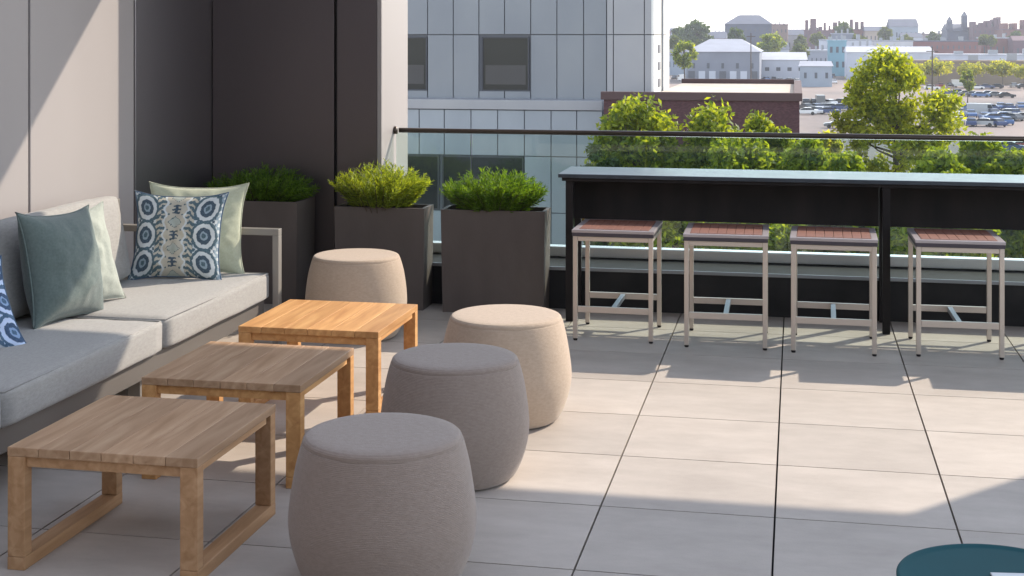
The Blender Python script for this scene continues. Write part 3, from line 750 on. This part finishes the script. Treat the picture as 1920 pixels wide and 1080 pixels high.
# ---------------------------------------------------------------- trees
M['leaf_a'] = leaf_mat('lime_leaves', (.05, .10, .01), (.26, .32, .035), .5)
M['leaf_b'] = leaf_mat('olive_leaves', (.11, .15, .015), (.36, .38, .045), .5)
M['leaf_g'] = leaf_mat('yellow_lime_leaves', (.075, .12, .012), (.34, .40, .04), .5)
M['leaf_d'] = leaf_mat('dark_leaves', (.03, .06, .018), (.07, .12, .03), .35)
M['leaf_f'] = leaf_mat('far_leaves', (.06, .085, .03), (.13, .17, .05), .3)
def tree(name, X, Y, ztop, zbot, rad, mt, label, nclump=60, nleaf=190, ls=.125, seed=0, group=None, z0=GZ, blobs=None, cat='tree', lean=0):
    random.seed(seed); r = empty(name, (X, Y, z0))
    H = ztop-z0; cb = zbot-z0; rz = (H-cb)/2; cz = (H+cb)/2
    cl = []
    for i in range(nclump):
        while True:
            p = Vector((random.uniform(-1, 1), random.uniform(-1, 1), random.uniform(-1, 1)))
            if .25 < p.length < 1: break
        p = p.normalized()*(p.length**.55)
        if blobs:
            q = random.choices(blobs, [b[4] for b in blobs])[0]
            c = Vector((rad*(q[0]+p.x*q[2]), rad*p.y*q[2], cz+rz*(q[1]+p.z*q[3])))
            cl.append((c, rad*(.09+.10*random.random()))); continue
        k = 1-.30*max(0, p.z)-.18*max(0, -p.z)*0
        rr = rad*(.86+.22*noise.noise(p*1.7+Vector((seed*3.1, 0, 0))))
        c = Vector((p.x*rr*k+lean*p.z, p.y*rr*k, cz+p.z*rz*(.93+.14*noise.noise(p*2.3+Vector((0, seed*2.7, 0))))))
        cl.append((c, rad*(.17+.15*random.random())))
    m = MB()
    for c, cr in cl:
        nn = int(nleaf*(.6+.8*random.random()))
        for k in range(nn):
            d = Vector((random.gauss(0, 1), random.gauss(0, 1), random.gauss(0, .85))).normalized()*cr*(random.random()**.45)*(1.0+.35*random.random())
            p = c+d
            n1 = Vector((random.gauss(0, 1), random.gauss(0, 1), random.gauss(0, 1)+.3)).normalized()
            a = n1.orthogonal().normalized(); b = n1.cross(a)
            t = random.random()*PI; a2 = a*math.cos(t)+b*math.sin(t); b2 = n1.cross(a2)
            s = ls*(.55+.8*random.random())
            m.add([p-a2*s, p-b2*s*.5+n1*s*.1, p+a2*s, p+b2*s*.5+n1*s*.1], [(0, 1, 2, 3)])
    m.build('crown', mt, r)
    t = MB(); t.smooth = True
    tr = max(.05, H*.012)
    spine = [Vector((0, 0, 0)), Vector((.02*H*.3, 0, cb*.6)), Vector((lean*.1, .1, cb)), Vector((lean*.3, 0, cz)), Vector((lean*.6, 0, cz+rz*.7))]
    t.tube(spine, [tr*1.35, tr, tr*.85, tr*.5, tr*.12], 8)
    for c, cr in random.sample(cl, min(len(cl), 22)):
        zs = max(cb*.85, min(c.z-rz*.35, cz)); st = Vector((lean*.15, 0, zs))
        mid = st.lerp(c, .5)+Vector((0, 0, -.06*rad))
        t.tube([st, mid, c], [tr*.38, tr*.22, tr*.05], 5)
    t.build('trunk', M['bark'], r)
    tag(r, label, cat, group); return r
def tpx(name, px, ytop, ybot, wpx, Y, mt, label, **k):
    X, zt_ = hit(px, ytop, Y); zb = hit(px, ybot, Y)[1]
    zc = -math.sin(TH)*X+math.cos(TH)*Y
    return tree(name, X, Y, zt_, zb, wpx*zc/FP/2, mt, label, **k)
SG = 'street trees below the terrace'
tpx('street_tree', 1200, 183, 500, 215, 52, M['leaf_a'], 'lime green tree rising between the panelled building and the bar', seed=11, group=SG, nclump=85)
tpx('street_tree', 1332, 192, 490, 185, 53, M['leaf_a'], 'lime green tree in front of the middle of the brick building', seed=12, group=SG, nclump=75)
tpx('street_tree', 1440, 214, 490, 170, 52, M['leaf_a'], 'lower lime green tree before the right corner of the brick building', seed=13, group=SG, nclump=70)
tpx('street_tree', 1530, 262, 480, 150, 50, M['leaf_a'], 'small green tree below the railing between the brick building and the big tree', seed=14, group=SG)
tpx('street_tree', 1835, 262, 500, 190, 50, M['leaf_a'], 'green tree right of the big tree, its top just at the railing', seed=15, group=SG)
tpx('street_tree', 1960, 285, 500, 170, 50, M['leaf_b'], 'green tree at the right edge of the picture below the railing', seed=16, group=SG)
tpx('street_tree', 1610, 330, 520, 190, 46, M['leaf_d'], 'dark green tree seen through the glass under the big tree', seed=17, group=SG)
tpx('street_tree', 1250, 330, 560, 240, 44, M['leaf_a'], 'green tree seen through the glass behind the two left bar stools', seed=18, group=SG)
tpx('street_tree', 1440, 350, 560, 220, 45, M['leaf_a'], 'green tree seen through the glass behind the middle stools', seed=19, group=SG)
tpx('street_tree', 1740, 360, 560, 230, 44, M['leaf_a'], 'green tree seen through the glass by the rightmost stool', seed=20, group=SG)
tpx('street_tree', 1905, 268, 500, 150, 48, M['leaf_a'], 'green tree at the far right just under the top rail', seed=22, group=SG)
tpx('street_tree', 1765, 285, 500, 150, 47, M['leaf_a'], 'green tree filling the gap right of the big tree trunk', seed=23, group=SG)
tpx('street_tree', 1580, 288, 500, 150, 47, M['leaf_a'], 'green tree left of the big tree trunk, seen through the glass', seed=24, group=SG)
tpx('street_tree', 1385, 262, 500, 200, 50, M['leaf_a'], 'wide green tree filling in below the railing before the brick building', seed=25, group=SG)
tpx('street_tree', 1130, 275, 520, 110, 50, M['leaf_d'], 'dark green tree seen through the glass left of the bar top', seed=26, group=SG)
tpx('large_tree', 1680, 97, 350, 225, 68, M['leaf_g'], 'tall open crowned yellow-green tree rising above the railing before the car park', seed=21, nclump=250, nleaf=66, ls=.125,
    blobs=[(-.12, .42, .56, .5, 5), (-.45, .05, .54, .5, 4), (.48, -.05, .52, .45, 4), (0, -.5, .92, .45, 5), (-.30, .80, .14, .18, .6), (-.08, .88, .12, .11, .5), (.15, .72, .14, .18, .5), (.80, .12, .22, .3, 1)])

# ---------------------------------------------------------------- the city beyond
BC = {}
lr_ = mat('roof_vent_metal', (.3, .31, .33), .6)
def cm(key, col, rough=.85):
    if key not in BC: BC[key] = noisy(mat(key, col, rough), tuple(c*.9 for c in col), tuple(min(1, c*1.08) for c in col), .15)
    return BC[key]
WN = mat('far_window', (.09, .10, .12), .5, 0, .2)
def far(name, px0, px1, ytop, Y, depth, wall, label, roof=None, rtype='flat', wrows=0, wcols=0, ridge=0, group=None, base=GZ, extra=None, cat='building', ww=.5, wh=.5):
    x0 = hx(px0, Y); x1 = hx(px1, Y); zt_ = hit((px0+px1)/2, ytop, Y)[1]-base
    r = empty(name, ((x0+x1)/2, Y, base)); w = (x1-x0)/2
    m = MB(); m.box(-w, w, 0, depth, 0, zt_); m.build('wall', wall, r)
    rf = MB(); rm = roof or cm('pale_roof', (.5, .5, .5))
    if rtype == 'flat':
        rf.box(-w-.3, w+.3, -.3, depth+.3, zt_+.002, zt_+max(.5, zt_*.03))
    else:
        rh = ridge; o = .5
        if rtype == 'hip': a = min(w*.55, depth*.5)
        else: a = 0
        vs = [(-w-o, -o, zt_+.002), (w+o, -o, zt_+.002), (w+o, depth+o, zt_+.002), (-w-o, depth+o, zt_+.002), (-w+a, depth/2, zt_+rh), (w-a, depth/2, zt_+rh)]
        rf.add(vs, [(0, 1, 5, 4), (2, 3, 4, 5), (1, 2, 5), (3, 0, 4), (3, 2, 1, 0)])
    rf.build('roof', rm, r)
    if rtype == 'flat':
        for k in range(3):
            m = MB(); x = w*(-.6+.55*k); h = zt_+max(.5, zt_*.03); m.box(x-w*.06, x+w*.08, depth*.2, depth*.4, h, h+1.2+.5*k, .05); m.build('roof_vent', lr_, r)
    for j in range(wrows):
        for i in range(wcols):
            cx = -w+2*w*(i+.5)/wcols; cz = zt_*.12+(zt_*.86)*(j+.5)/wrows
            a = w/wcols*ww*.62; b = zt_*.86/wrows/2*wh*.8
            q = MB(); q.box(cx-a, cx+a, -.12, .05, cz-b, cz+b); q.build('window', WN, r)
    if extra: extra(r, w, depth, zt_)
    tag(r, label, cat, group); return r
gw = cm('grey_blue_wall', (.20, .22, .27)); wh = cm('white_wall', (.50, .53, .60)); br = cm('red_brick_far', (.20, .085, .08))
bp = cm('purple_brick_far', (.15, .09, .11)); sl_ = cm('slate_roof', (.08, .095, .14)); pr_ = cm('pale_roof', (.42, .44, .49)); te = cm('teal_wall', (.18, .34, .42))
lr = cm('light_grey_roof', (.32, .34, .40)); tn = cm('tan_wall', (.42, .35, .29)); dk = cm('dark_slate_wall', (.07, .085, .13)); bl = cm('blue_grey_wall', (.3, .35, .42))
def docks(r, w, d, h):
    for k in range(7):
        m = MB(); x = -w+2*w*(k+.5)/7; m.box(x-w*.09, x+w*.09, -.25, -.02, 0, h*.38); m.build('dock_door', wh if k % 3 else WN, r)
def towers(r, w, d, h):
    for s in (-1, 1):
        m = MB(); m.box(s*w*.7-w*.22, s*w*.7+w*.22, .1, d*.3, h+.6, h+(10 if s > 0 else 6.5)); 
        x = s*w*.7; t = h+(10 if s > 0 else 6.5)
        m.add([(x-w*.25, 0, t), (x+w*.25, 0, t), (x+w*.25, d*.32, t), (x-w*.25, d*.32, t), (x, d*.16, t+4)], [(0, 1, 4), (1, 2, 4), (2, 3, 4), (3, 0, 4), (3, 2, 1, 0)])
        m.build('tower', dk, r)
def steps(seed, mt):
    def f(r, w, d, h):
        random.seed(seed)
        for k in range(6):
            x = -w+2*w*(k+.3+.4*random.random())/6; a = w*.06+w*.08*random.random()
            m = MB(); m.box(x-a, x+a, 1, d*.6, h+.5, h+2+6*random.random()); m.build('roof_block', mt, r)
    return f
# near the left: warehouse
far('warehouse', 1287, 1424, 97, 470, 40, gw, 'grey hip roofed warehouse with pale loading doors right of the white wall', lr, 'hip', 1, 5, 4.2, extra=docks, ww=.3, wh=.25)
far('warehouse', 1428, 1512, 112, 500, 30, wh, 'low white shed with a pale gabled roof right of the grey warehouse', pr_, 'gable', 1, 4, 2.5, ww=.6, wh=.25)
far('warehouse', 1500, 1560, 124, 440, 16, bl, 'small blue-grey shed among the parked cars right of the low white shed', lr, 'gable', 1, 3, 1.4, ww=.4, wh=.4)
far('house', 1430, 1478, 92, 620, 20, wh, 'white house with a dark gabled roof behind the low white shed', sl_, 'gable', 1, 3, 3, ww=.4, wh=.4)
far('glass_building', 1553, 1587, 78, 560, 16, te, 'small teal blue glass building in the middle distance left of the big tree', te, 'flat', 2, 3, ww=.7, wh=.5)
far('white_building', 1537, 1634, 76, 640, 24, wh, 'white three storey building behind the teal glass building', lr, 'flat', 2, 9, ww=.5, wh=.45)
far('white_building', 1638, 1712, 78, 660, 24, cm('off_white_wall', (.55, .55, .57)), 'white building with small windows above the big tree top', lr, 'flat', 2, 8, ww=.5, wh=.45)
far('long_shed', 1588, 1750, 98, 520, 26, wh, 'long white shed behind the top of the big tree', pr_, 'gable', 0, 0, 2, ww=.5)
far('long_shed', 1752, 1990, 104, 600, 20, wh, 'long row of white sheds at the right under the brick houses', pr_, 'flat', 1, 14, ww=.25, wh=.5)
far('long_shed', 1700, 1965, 116, 470, 8, cm('olive_bank', (.22, .17, .12)), 'long low brown embankment, built as a flat-topped box, across the right of the car park', cm('brown_bank_top', (.26, .20, .15)), 'flat', 0, 0)  # brown embankment, built as a flat-topped box
far('brick_terrace', 1712, 1834, 78, 760, 20, br, 'long red brick terrace right of the white buildings', sl_, 'flat', 2, 12, ww=.4, wh=.4)
far('brick_block', 1824, 1880, 52, 980, 40, bp, 'tall purplish brick block near the right edge of the skyline', bp, 'flat', 4, 6, extra=steps(3, bp), ww=.4, wh=.4)
far('brick_block', 1880, 1990, 56, 940, 40, cm('rust_brick', (.18, .085, .08)), 'rust brick block at the right edge of the skyline', bp, 'flat', 4, 9, extra=steps(4, br), ww=.4, wh=.4)
far('church', 1776, 1816, 58, 1000, 40, dk, 'dark twin towered church on the skyline', sl_, 'gable', 1, 4, 5, extra=towers, ww=.3, wh=.5)
far('apartment_block', 1359, 1447, 45, 900, 40, dk, 'dark slate apartment block highest on the skyline left of centre', sl_, 'hip', 3, 10, 6, ww=.5, wh=.4)
far('brick_block', 1447, 1477, 47, 900, 30, cm('brown_brick', (.25, .17, .15)), 'small brown brick block joined to the right of the dark slate apartments', bp, 'flat', 3, 4, ww=.4, wh=.4)
far('brick_block', 1508, 1560, 58, 880, 30, bp, 'left brick block of the group above the teal glass building', bp, 'flat', 3, 6, extra=steps(5, bp), ww=.4, wh=.4)
far('brick_block', 1560, 1622, 56, 920, 30, br, 'middle brick block of the group above the teal glass building', bp, 'flat', 3, 7, extra=steps(6, bp), ww=.4, wh=.4)
far('townhouses', 1622, 1668, 58, 900, 30, tn, 'tan row of town houses on the skyline right of the brick blocks', sl_, 'gable', 2, 6, 3, ww=.4, wh=.4)
far('townhouses', 1668, 1722, 50, 900, 30, bl, 'blue-grey town houses with a sharp gable left of the red brick terrace', sl_, 'gable', 2, 6, 5, ww=.4, wh=.4)
far('brick_block', 1722, 1776, 64, 1050, 30, cm('mauve_wall', (.3, .24, .25)), 'low mauve block on the skyline left of the church', bp, 'flat', 2, 6, ww=.4, wh=.4)
far('low_houses', 1255, 1360, 72, 860, 30, bp, 'row of low brick houses behind the far trees on the left', sl_, 'gable', 1, 10, 4, ww=.4, wh=.4)
far('low_houses', 1476, 1512, 66, 950, 30, cm('grey_house', (.35, .35, .37)), 'low grey houses in the dip of the skyline', sl_, 'gable', 1, 4, 4, ww=.4, wh=.4)
FG = None
def ftree(px, yt, yb, w, Y, label, mt='leaf_f', seed=1, n=36, ls=.5):
    return tpx('distant_tree', px, yt, yb, w, Y, M[mt], label, seed=seed, nclump=n, nleaf=60, ls=ls, group=None)
ftree(1306, 42, 92, 64, 700, 'round dark tree on the skyline left of the dark slate apartments', 'leaf_d', 31, 44, 1.0)
ftree(1278, 48, 92, 44, 720, 'smaller dark tree overlapping the left of the round skyline tree', 'leaf_d', 32, 36, 1.0)
ftree(1283, 76, 128, 48, 380, 'yellow-green tree before the left end of the grey warehouse', 'leaf_a', 33, 36, .5)
ftree(1380, 52, 92, 34, 640, 'dark tree in front of the slate apartments', 'leaf_d', 34, 30, .8)
ftree(1446, 63, 98, 52, 600, 'yellow-green tree behind the low white shed', 'leaf_a', 35, 36, .7)
ftree(1580, 42, 80, 44, 860, 'tree standing above the brick blocks of the skyline', 'leaf_d', 36, 30, 1.1)
ftree(1500, 66, 112, 30, 700, 'small tree right of the yellow-green one', 'leaf_f', 37, 30, .8)
ftree(1814, 128, 172, 26, 330, 'small round tree standing among the cars of the far right car park', 'leaf_a', 38, 30, .35)
ftree(1880, 118, 136, 60, 440, 'low olive tree before the long brown embankment', 'leaf_b', 39, 30, .5)
ftree(1760, 118, 138, 70, 445, 'broad olive tree at the left of the long brown embankment', 'leaf_b', 40, 30, .5)
ftree(1660, 52, 80, 30, 840, 'tree between the tan and the blue-grey town houses', 'leaf_f', 41, 26, 1.0)
ftree(1340, 88, 118, 24, 520, 'bush-like tree behind the ridge of the grey warehouse', 'leaf_f', 42, 20, .7)
# utility pole
for k, (px, yt, Y, lb) in enumerate([(1408, 62, 420, 'thin dark utility pole before the grey warehouse'), (1748, 88, 330, 'thin lamp mast rising in the far car park right of the big tree')]):
    X, zt_ = hit(px, yt, Y); r = empty('utility_pole', (X, Y, GZ))
    m = MB(); m.tube([(0, 0, 0), (0, 0, zt_-GZ)], [.22, .13], 8); m.build('pole', M['bark'], r)
    m = MB(); m.box(-1.3, 1.3, -.08, .08, zt_-GZ-1.1, zt_-GZ-.9); m.build('crossarm', M['bark'], r)
    tag(r, lb, 'utility pole')

# ---------------------------------------------------------------- cars
tyre = mat('tyre', (.02, .02, .02), .9); cg = mat('car_glass', (.02, .03, .04), .1)
def car_mesh(key, col, van=False):
    m = MB(); L = 4.5; w = .88
    m.mi = 0
    if van:
        body = [(-2.6, .35), (2.6, .35), (2.6, 1.1), (2.2, 1.5), (1.9, 2.3), (-2.5, 2.35), (-2.6, 2.2)]
        m.prism(body, -w-.05, w+.05); m.mi = 1
        m.prism([(1.2, 1.45), (2.15, 1.45), (1.85, 2.15), (1.2, 2.15)], -w-.07, w+.07)
    else:
        m.prism([(-2.2, .32), (2.2, .32), (2.25, .65), (2.1, .85), (1.2, .95), (-1.5, 1.0), (-2.15, .98), (-2.25, .7)], -w, w)
        m.prism([(-1.15, 1.36), (.25, 1.38), (.1, 1.45), (-1.0, 1.44)], -w*.78, w*.78); m.mi = 1
        m.prism([(-1.75, .99), (1.15, .96), (.3, 1.37), (-1.2, 1.37)], -w*.86, w*.86)
    m.mi = 2
    for xx in (-1.4, 1.4):
        for s in (-1, 1):
            pts = []; n = 12
            vs = [(xx+.33*math.cos(2*PI*k/n), s*w-s*.1, .33+.33*math.sin(2*PI*k/n)) for k in range(n)]+[(xx+.33*math.cos(2*PI*k/n), s*(w+.03), .33+.33*math.sin(2*PI*k/n)) for k in range(n)]
            m.add(vs, [tuple(range(n)), tuple(range(2*n-1, n-1, -1))]+[(k, k+n, (k+1) % n+n, (k+1) % n) for k in range(n)])
    o = m.build('parked_car', [mat('paint_'+key, col, .28, .1, .6), cg, tyre])
    return o
PAL = {'white': (.7, .71, .72), 'silver': (.38, .4, .42), 'black': (.02, .02, .025), 'dark blue': (.03, .06, .16), 'red': (.25, .03, .03), 'grey': (.14, .15, .16), 'blue': (.06, .14, .32)}
proto = {}
used = set()
def place_car(px, py, colr, where, rz=None, van=False):
    d = ray(px, py); t = (CH-GZ)/(-d.z); X, Y = d.x*t, d.y*t
    k = (colr, van)
    if k not in proto: proto[k] = car_mesh(colr.replace(' ', '_')+('_van' if van else ''), PAL[colr], van); o = proto[k]
    else: o = proto[k].copy(); COL.objects.link(o)
    if van: o.name = 'parked_van'
    o.location = (X, Y, GZ+.01); o.rotation_euler = (0, 0, rz if rz is not None else random.choice([PI/2, -PI/2, PI/2+.5, 0, PI])+random.gauss(0, .12))
    kind = 'van' if van else 'car'
    tag(o, 'tiny parked %s %s %s' % (colr, kind, where), kind, '%s %ss %s' % (colr, kind, where))
random.seed(77)
names = list(PAL)
def row(px0, px1, py, n, where, slope=0, wts=(5, 4, 3, 3, 1, 3, 1), rz=None, vp=.12):
    for k in range(n):
        px = px0+(px1-px0)*(k+.5+random.uniform(-.2, .2))/n
        if random.random() < .06: continue
        c = random.choices(names, wts)[0]
        place_car(px, py+slope*(px-px0)+random.uniform(-2.2, 2.2), c, where, rz, random.random() < vp and c in ('white', 'silver', 'grey'))
row(1430, 1570, 147, 9, 'behind the row left of the big tree', 0, (2, 2, 4, 3, 1, 4, 1))
row(1740, 1925, 166, 11, 'in the fourth row of the right car park', 0, (2, 2, 3, 3, 1, 3, 1))
row(1800, 1925, 206, 6, 'behind the front cluster at the right', 0, (2, 1, 2, 4, 0, 2, 4))
row(1500, 1580, 196, 5, 'behind the cars beside the brick building', 0, (2, 2, 4, 2, 0, 3, 0))
row(1292, 1345, 150, 3, 'before the grey warehouse', wts=(1, 1, 4, 2, 0, 2, 0))
row(1428, 1470, 152, 3, 'right of the grey warehouse', wts=(1, 2, 2, 2, 0, 3, 2))
row(1472, 1572, 155, 7, 'in the row left of the big tree', wts=(2, 2, 4, 3, 1, 2, 1))
row(1720, 1920, 139, 13, 'in the back row of the right car park')
row(1760, 1925, 149, 11, 'in the second row of the right car park')
row(1740, 1925, 157, 13, 'in the third row of the right car park', wts=(4, 4, 2, 2, 1, 3, 0))
row(1775, 1892, 176, 8, 'in the dark blue line across the right car park', .07, (0, 0, 2, 6, 0, 2, 2), 0)
row(1506, 1572, 214, 5, 'beside the brick building', 0, (2, 2, 4, 2, 0, 2, 0))
row(1790, 1915, 218, 6, 'in the front cluster at the right', 0, (3, 2, 1, 3, 0, 1, 4), None, .3)
row(1782, 1925, 236, 6, 'in the nearest row at the right', 0, (1, 2, 0, 5, 0, 1, 5))
row(1880, 1990, 283, 4, 'right of the small green tree below the railing', 0, (3, 2, 3, 1, 1, 2, 1), 0)
row(1560, 1620, 240, 3, 'behind the trunk of the big tree', 0)

# more of the skyline and the car park edge
for k, (a, b, t, Y, mt, lb) in enumerate([
    (1255, 1275, 58, 1150, bp, 'distant brick block behind the left skyline trees'), (1335, 1362, 60, 1200, bl, 'distant blue-grey block between the round tree and the slate apartments'),
    (1477, 1500, 62, 1250, tn, 'distant tan block right of the small brown brick block'), (1560, 1600, 64, 700, gw, 'grey shed roofline behind the teal glass building'),
    (1690, 1730, 70, 820, wh, 'small white house left of the red brick terrace'), (1840, 1900, 72, 800, br, 'low red brick row below the tall purplish block'),
    (1900, 1990, 76, 780, bp, 'low purplish brick row at the right edge below the rust block'), (1590, 1640, 88, 560, bl, 'blue-grey shed front beside the teal glass building'),
    (1252, 1290, 104, 560, bl, 'blue-grey shed left of the grey warehouse by the white wall'), (1510, 1552, 96, 600, lr, 'light grey shed left of the teal glass building')]):
    far('background_building', a, b, t, Y, 20, mt, lb, [sl_, pr_, bp, lr][k % 4], ['gable', 'flat'][k % 2], 1, 5, 2.5, ww=.35, wh=.4)
for k, (px, yt, yb, w, Y, mt, lb) in enumerate([
    (1500, 84, 108, 36, 560, 'leaf_f', 'small tree before the light grey shed'), (1534, 62, 84, 30, 760, 'leaf_f', 'tree before the left brick block of the skyline group'),
    (1610, 66, 86, 34, 700, 'leaf_f', 'tree before the middle brick block of the skyline group'), (1700, 66, 84, 34, 800, 'leaf_f', 'tree before the blue-grey town houses'),
    (1750, 60, 82, 26, 900, 'leaf_d', 'tree left of the church on the skyline'), (1850, 66, 84, 36, 780, 'leaf_f', 'tree before the tall purplish block'),
    (1905, 60, 84, 30, 820, 'leaf_d', 'tree before the rust brick block'), (1260, 64, 98, 30, 600, 'leaf_f', 'tree at the corner of the white wall'),
    (1820, 121, 137, 60, 440, 'leaf_b', 'middle olive tree before the long brown embankment'), (1715, 124, 142, 50, 440, 'leaf_b', 'olive tree just right of the big tree before the brown embankment'),
    (1920, 124, 142, 50, 430, 'leaf_b', 'olive tree at the right end of the brown embankment'), (1548, 250, 300, 60, 120, 'leaf_b', 'low olive tree left of the big tree below the car park')]):
    ftree(px, yt, yb, w, Y, lb, mt, 60+k, 26, .8 if Y > 500 else .4)
hz = MB(); hz.box(-3600, 3600, -70, 4900, GZ-1, 62)
hm = bpy.data.materials.new('haze_air'); hm.use_nodes = True; ht = hm.node_tree
for q in list(ht.nodes):
    if q.type != 'OUTPUT_MATERIAL': ht.nodes.remove(q)
pv = ht.nodes.new('ShaderNodeVolumePrincipled'); pv.inputs['Density'].default_value = .00021; pv.inputs['Color'].default_value = (.86, .90, 1, 1); pv.inputs['Anisotropy'].default_value = .2
ht.links.new(pv.outputs[0], ht.nodes['Material Output'].inputs['Volume'])
tag(hz.build('haze', hm), kind='stuff')

random.seed(5)
row(1440, 1580, 138, 8, 'in the back row left of the big tree', 0, (4, 3, 2, 2, 0, 3, 2), None, .5)
row(1255, 1290, 150, 2, 'by the shed beside the white wall', 0, (2, 2, 2, 2, 0, 2, 2))
row(1700, 1925, 133, 14, 'along the foot of the long brown embankment', 0, (3, 3, 3, 2, 1, 3, 1))
row(1505, 1585, 205, 5, 'in the middle of the row beside the brick building', 0, (1, 1, 5, 2, 0, 3, 0))
row(1840, 1925, 226, 5, 'between the two nearest rows at the right', 0, (2, 1, 1, 4, 0, 1, 5))
